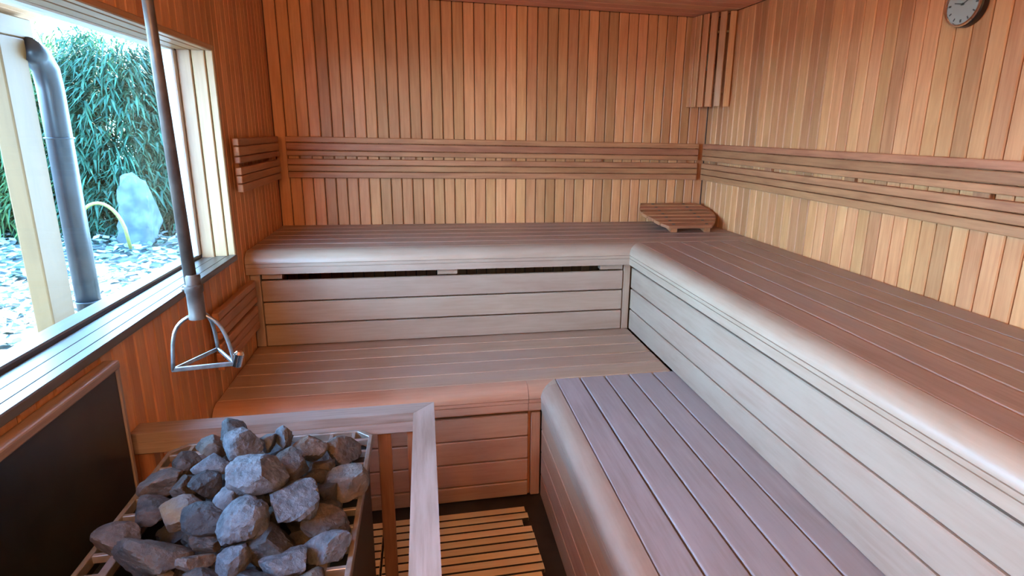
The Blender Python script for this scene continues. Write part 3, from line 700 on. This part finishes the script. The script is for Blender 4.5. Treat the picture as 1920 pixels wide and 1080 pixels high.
# roof with boarded soffit
roof = struct(add_obj('roof', None, (-0.6, -1.8, 2.0)), 'sloping eave of brown boards above the window', 'roof')
for k in range(7):
    x1 = -0.19 - k * 0.105; z1 = 2.045 - (k * 0.105) * 0.33
    prism('soffit_board', [(x1, z1), (x1 - 0.102, z1 - 0.102 * 0.33), (x1 - 0.102, z1 - 0.102 * 0.33 + 0.02), (x1, z1 + 0.02)], lambda u, v, t: (u, t, v), -2.5, -0.24, 'soffit', roof)
bx('fascia_board', -0.96, -0.928, -2.5, -0.22, 1.775, 1.90, 'soffit', roof)
bx('roof_deck', -1.16, W + 0.5, -6.0, 0.3, 2.22, 2.28, 'backing', roof) if False else None
post = thing('veranda_post', (-0.83, -0.48, GZ0), 'cream painted wooden veranda post outside the window', 'post')
bx('shaft', -0.868, -0.80, -0.56, -0.40, GZ0, 1.735, 'post_z', post, 0.006, 2)
bx('head_beam', -0.875, -0.805, -2.5, -0.325, 1.737, 1.815, 'post_y', post, 0.004)
bx('base_block', -0.872, -0.796, -0.564, -0.396, GZ0, GZ0 + 0.06, 'post_x', post, 0.004)
dp = thing('downpipe', (-0.82, -0.285, GZ0), 'dark rainwater downpipe beside the veranda post', 'downpipe')
tube('pipe', [(-0.80, -0.40, 1.70), (-0.80, -0.335, 1.68), (-0.80, -0.295, 1.63), (-0.80, -0.285, 1.55), (-0.80, -0.285, GZ0 + 0.002)], 0.048, 'pipe', dp, res=20)
for z in (0.62, 1.35): tube('bracket', [(-0.80 + 0.051 * math.cos(a), -0.285 + 0.051 * math.sin(a), z) for a in [k / 16 * 2 * math.pi for k in range(16)]], 0.004, 'pipe', dp, closed=True, res=6)
bl = add_obj('boulder', stone_mesh(77, 0.20, 0.20, 0.37, 'boulder', 9), (-1.70, 2.45, GZ0 + 0.22)); tag(bl, 'tall pale grey boulder in front of the bamboo', 'boulder')
hose = tube('garden_hose', [(-1.83 - 0.02, 1.75, GZ0 + 0.01)] + [(-1.86 + 0.30 * (1 - math.cos(a)) / 2, 1.75 + 0.05 * a, GZ0 + 0.05 + 0.42 * math.sin(a) ** 0.7) for a in [0.15 + k / 14 * 2.6 for k in range(15)]] + [(-1.56, 1.9, GZ0 + 0.10)], 0.013, 'hose', res=10)
tag(hose, 'yellow garden hose arching up beside the downpipe', 'hose')
stk = bx('garden_stake', -2.02, -1.93, 1.95, 2.0, GZ0, GZ0 + 0.62, 'stake', None, 0.006); tag(stk, 'blue-grey garden stake behind the downpipe', 'stake')

def bamboo(seed, x, y, h, rad, label, mat='bamboo', nclus=850, blades=13):
    rnd = random.Random(seed); root = thing('bamboo_shrub', (x, y, GZ0), label, 'shrub', 'bamboo shrubs beyond the window')
    bm = bmesh.new()
    for _ in range(nclus):
        a = rnd.uniform(0, 2 * math.pi); zf = rnd.random() ** 0.85
        rr = rad * (1.0 - 0.55 * zf ** 2.2) * rnd.uniform(0.45, 1.0) ** 0.6
        o_ = Vector((rr * math.cos(a), rr * math.sin(a), 0.06 + zf * h * rnd.uniform(0.85, 1.0)))
        outw = Vector((math.cos(a), math.sin(a), 0))
        for _b in range(blades):
            dr = (outw * rnd.uniform(0.1, 1.0) + Vector((rnd.uniform(-.9, .9), rnd.uniform(-.9, .9), rnd.uniform(-0.9, 0.55)))).normalized()
            ln = rnd.uniform(0.12, 0.26); wd = rnd.uniform(0.007, 0.012)
            sd = dr.cross(Vector((rnd.uniform(-.3, .3), rnd.uniform(-.3, .3), 1))).normalized() * wd
            st = o_ + Vector((rnd.uniform(-.07, .07), rnd.uniform(-.07, .07), rnd.uniform(-.07, .07)))
            m1 = st + dr * ln * 0.5; m2 = st + dr * ln + Vector((0, 0, -ln * rnd.uniform(0.15, 0.5)))
            v = [bm.verts.new(p) for p in (st, m1 - sd, m1 + sd, m2)]
            bm.faces.new((v[0], v[1], v[2])); bm.faces.new((v[1], v[3], v[2]))
    fo = add_obj('foliage', mesh_of(bm, 'bamboo_foliage', mat), (x, y, GZ0), root); fo['kind'] = 'stuff'
    for k in range(5):
        a = k * 1.26 + rnd.random(); b0 = Vector((x + 0.08 * math.cos(a), y + 0.08 * math.sin(a), GZ0))
        tube('culm', [b0, b0 + Vector((0.1 * math.cos(a), 0.1 * math.sin(a), h * 0.5)), b0 + Vector((0.3 * math.cos(a), 0.3 * math.sin(a), h * 0.92))], [0.012, 0.010, 0.005], 'culm', root, res=6)
    return root
bamboo(1, -1.35, 3.55, 1.75, 0.62, 'weeping bamboo shrub nearest the window jamb, behind the boulder')
bamboo(2, -2.10, 3.35, 1.85, 0.66, 'tallest weeping bamboo shrub in the middle of the window view')
bamboo(3, -2.85, 3.35, 1.65, 0.62, 'bamboo shrub with fresh yellow-green leaves right of the downpipe', 'bamboo_light')
bamboo(4, -3.6, 3.1, 1.55, 0.66, 'dark bamboo shrub partly hidden by the veranda post')
bamboo(5, -4.4, 2.6, 1.4, 0.66, 'bamboo shrub at the left edge of the window view')
bamboo(6, -1.75, 4.5, 2.0, 0.7, 'bright green bamboo shrub rising behind the front row by the jamb', 'bamboo_light', 560)
bamboo(7, -3.1, 4.7, 2.0, 0.75, 'bright green bamboo shrub rising behind the front row near the post', 'bamboo_light', 560)
bamboo(8, -4.6, 4.3, 1.9, 0.75, 'back row bamboo shrub farthest to the left')

bm = bmesh.new(); rnd = random.Random(11)
for _ in range(9000):
    x = -0.5 - rnd.random() ** 1.2 * 4.2; y = rnd.uniform(-1.6, 3.2); z = GZ0 + rnd.uniform(0.01, 0.09)
    s = rnd.uniform(0.025, 0.06); a = rnd.uniform(0, 6.28); tl = rnd.uniform(-0.02, 0.02)
    u = Vector((math.cos(a), math.sin(a), rnd.uniform(-.4, .4))) * s; w2 = Vector((-math.sin(a), math.cos(a), rnd.uniform(-.4, .4))) * s * 0.55
    c = Vector((x, y, z)); v = [bm.verts.new(p) for p in (c - u, c + w2, c + u, c - w2)]; bm.faces.new(v)
iv = add_obj('ground_leaves', mesh_of(bm, 'ground_leaves', 'ivy')); tag(iv, 'low carpet of pale ground leaves outside the window', 'ground cover', kind='stuff')

# ------------------------------------------------------------------ added lamps for warm fill, unseen on the front wall behind the viewer
def fill_lamp(x, label):
    t = thing('wall_lamp', (x, YF, 1.72), label, 'lamp', 'added fill lamps on the front wall')
    m, n, l, b = new_mat('fill_lamp_opal'); b.inputs['Base Color'].default_value = (0.9, 0.85, 0.75, 1)
    b.inputs['Emission Color'].default_value = (1.0, 0.60, 0.28, 1); b.inputs['Emission Strength'].default_value = FILL_STRENGTH
    M['opal'] = m
    fw = Matrix(((1, 0, 0), (0, 0, 1), (0, -1, 0)))
    lathe('base_ring', [(0.13, 0.0), (0.135, 0.01), (0.13, 0.03), (0.115, 0.035)], (x, YF + 0.001, 1.72), fw, 'rest_z', t)
    lathe('opal_globe', [(0.112, 0.03), (0.11, 0.055), (0.09, 0.085), (0.05, 0.10), (0.01, 0.105)], (x, YF + 0.001, 1.72), fw, 'opal', t)
FILL_STRENGTH = 34.0
fill_lamp(0.25, 'added opal fill lamp on the front wall, nearer the window')
fill_lamp(0.75, 'added opal fill lamp on the front wall, nearer the right benches')
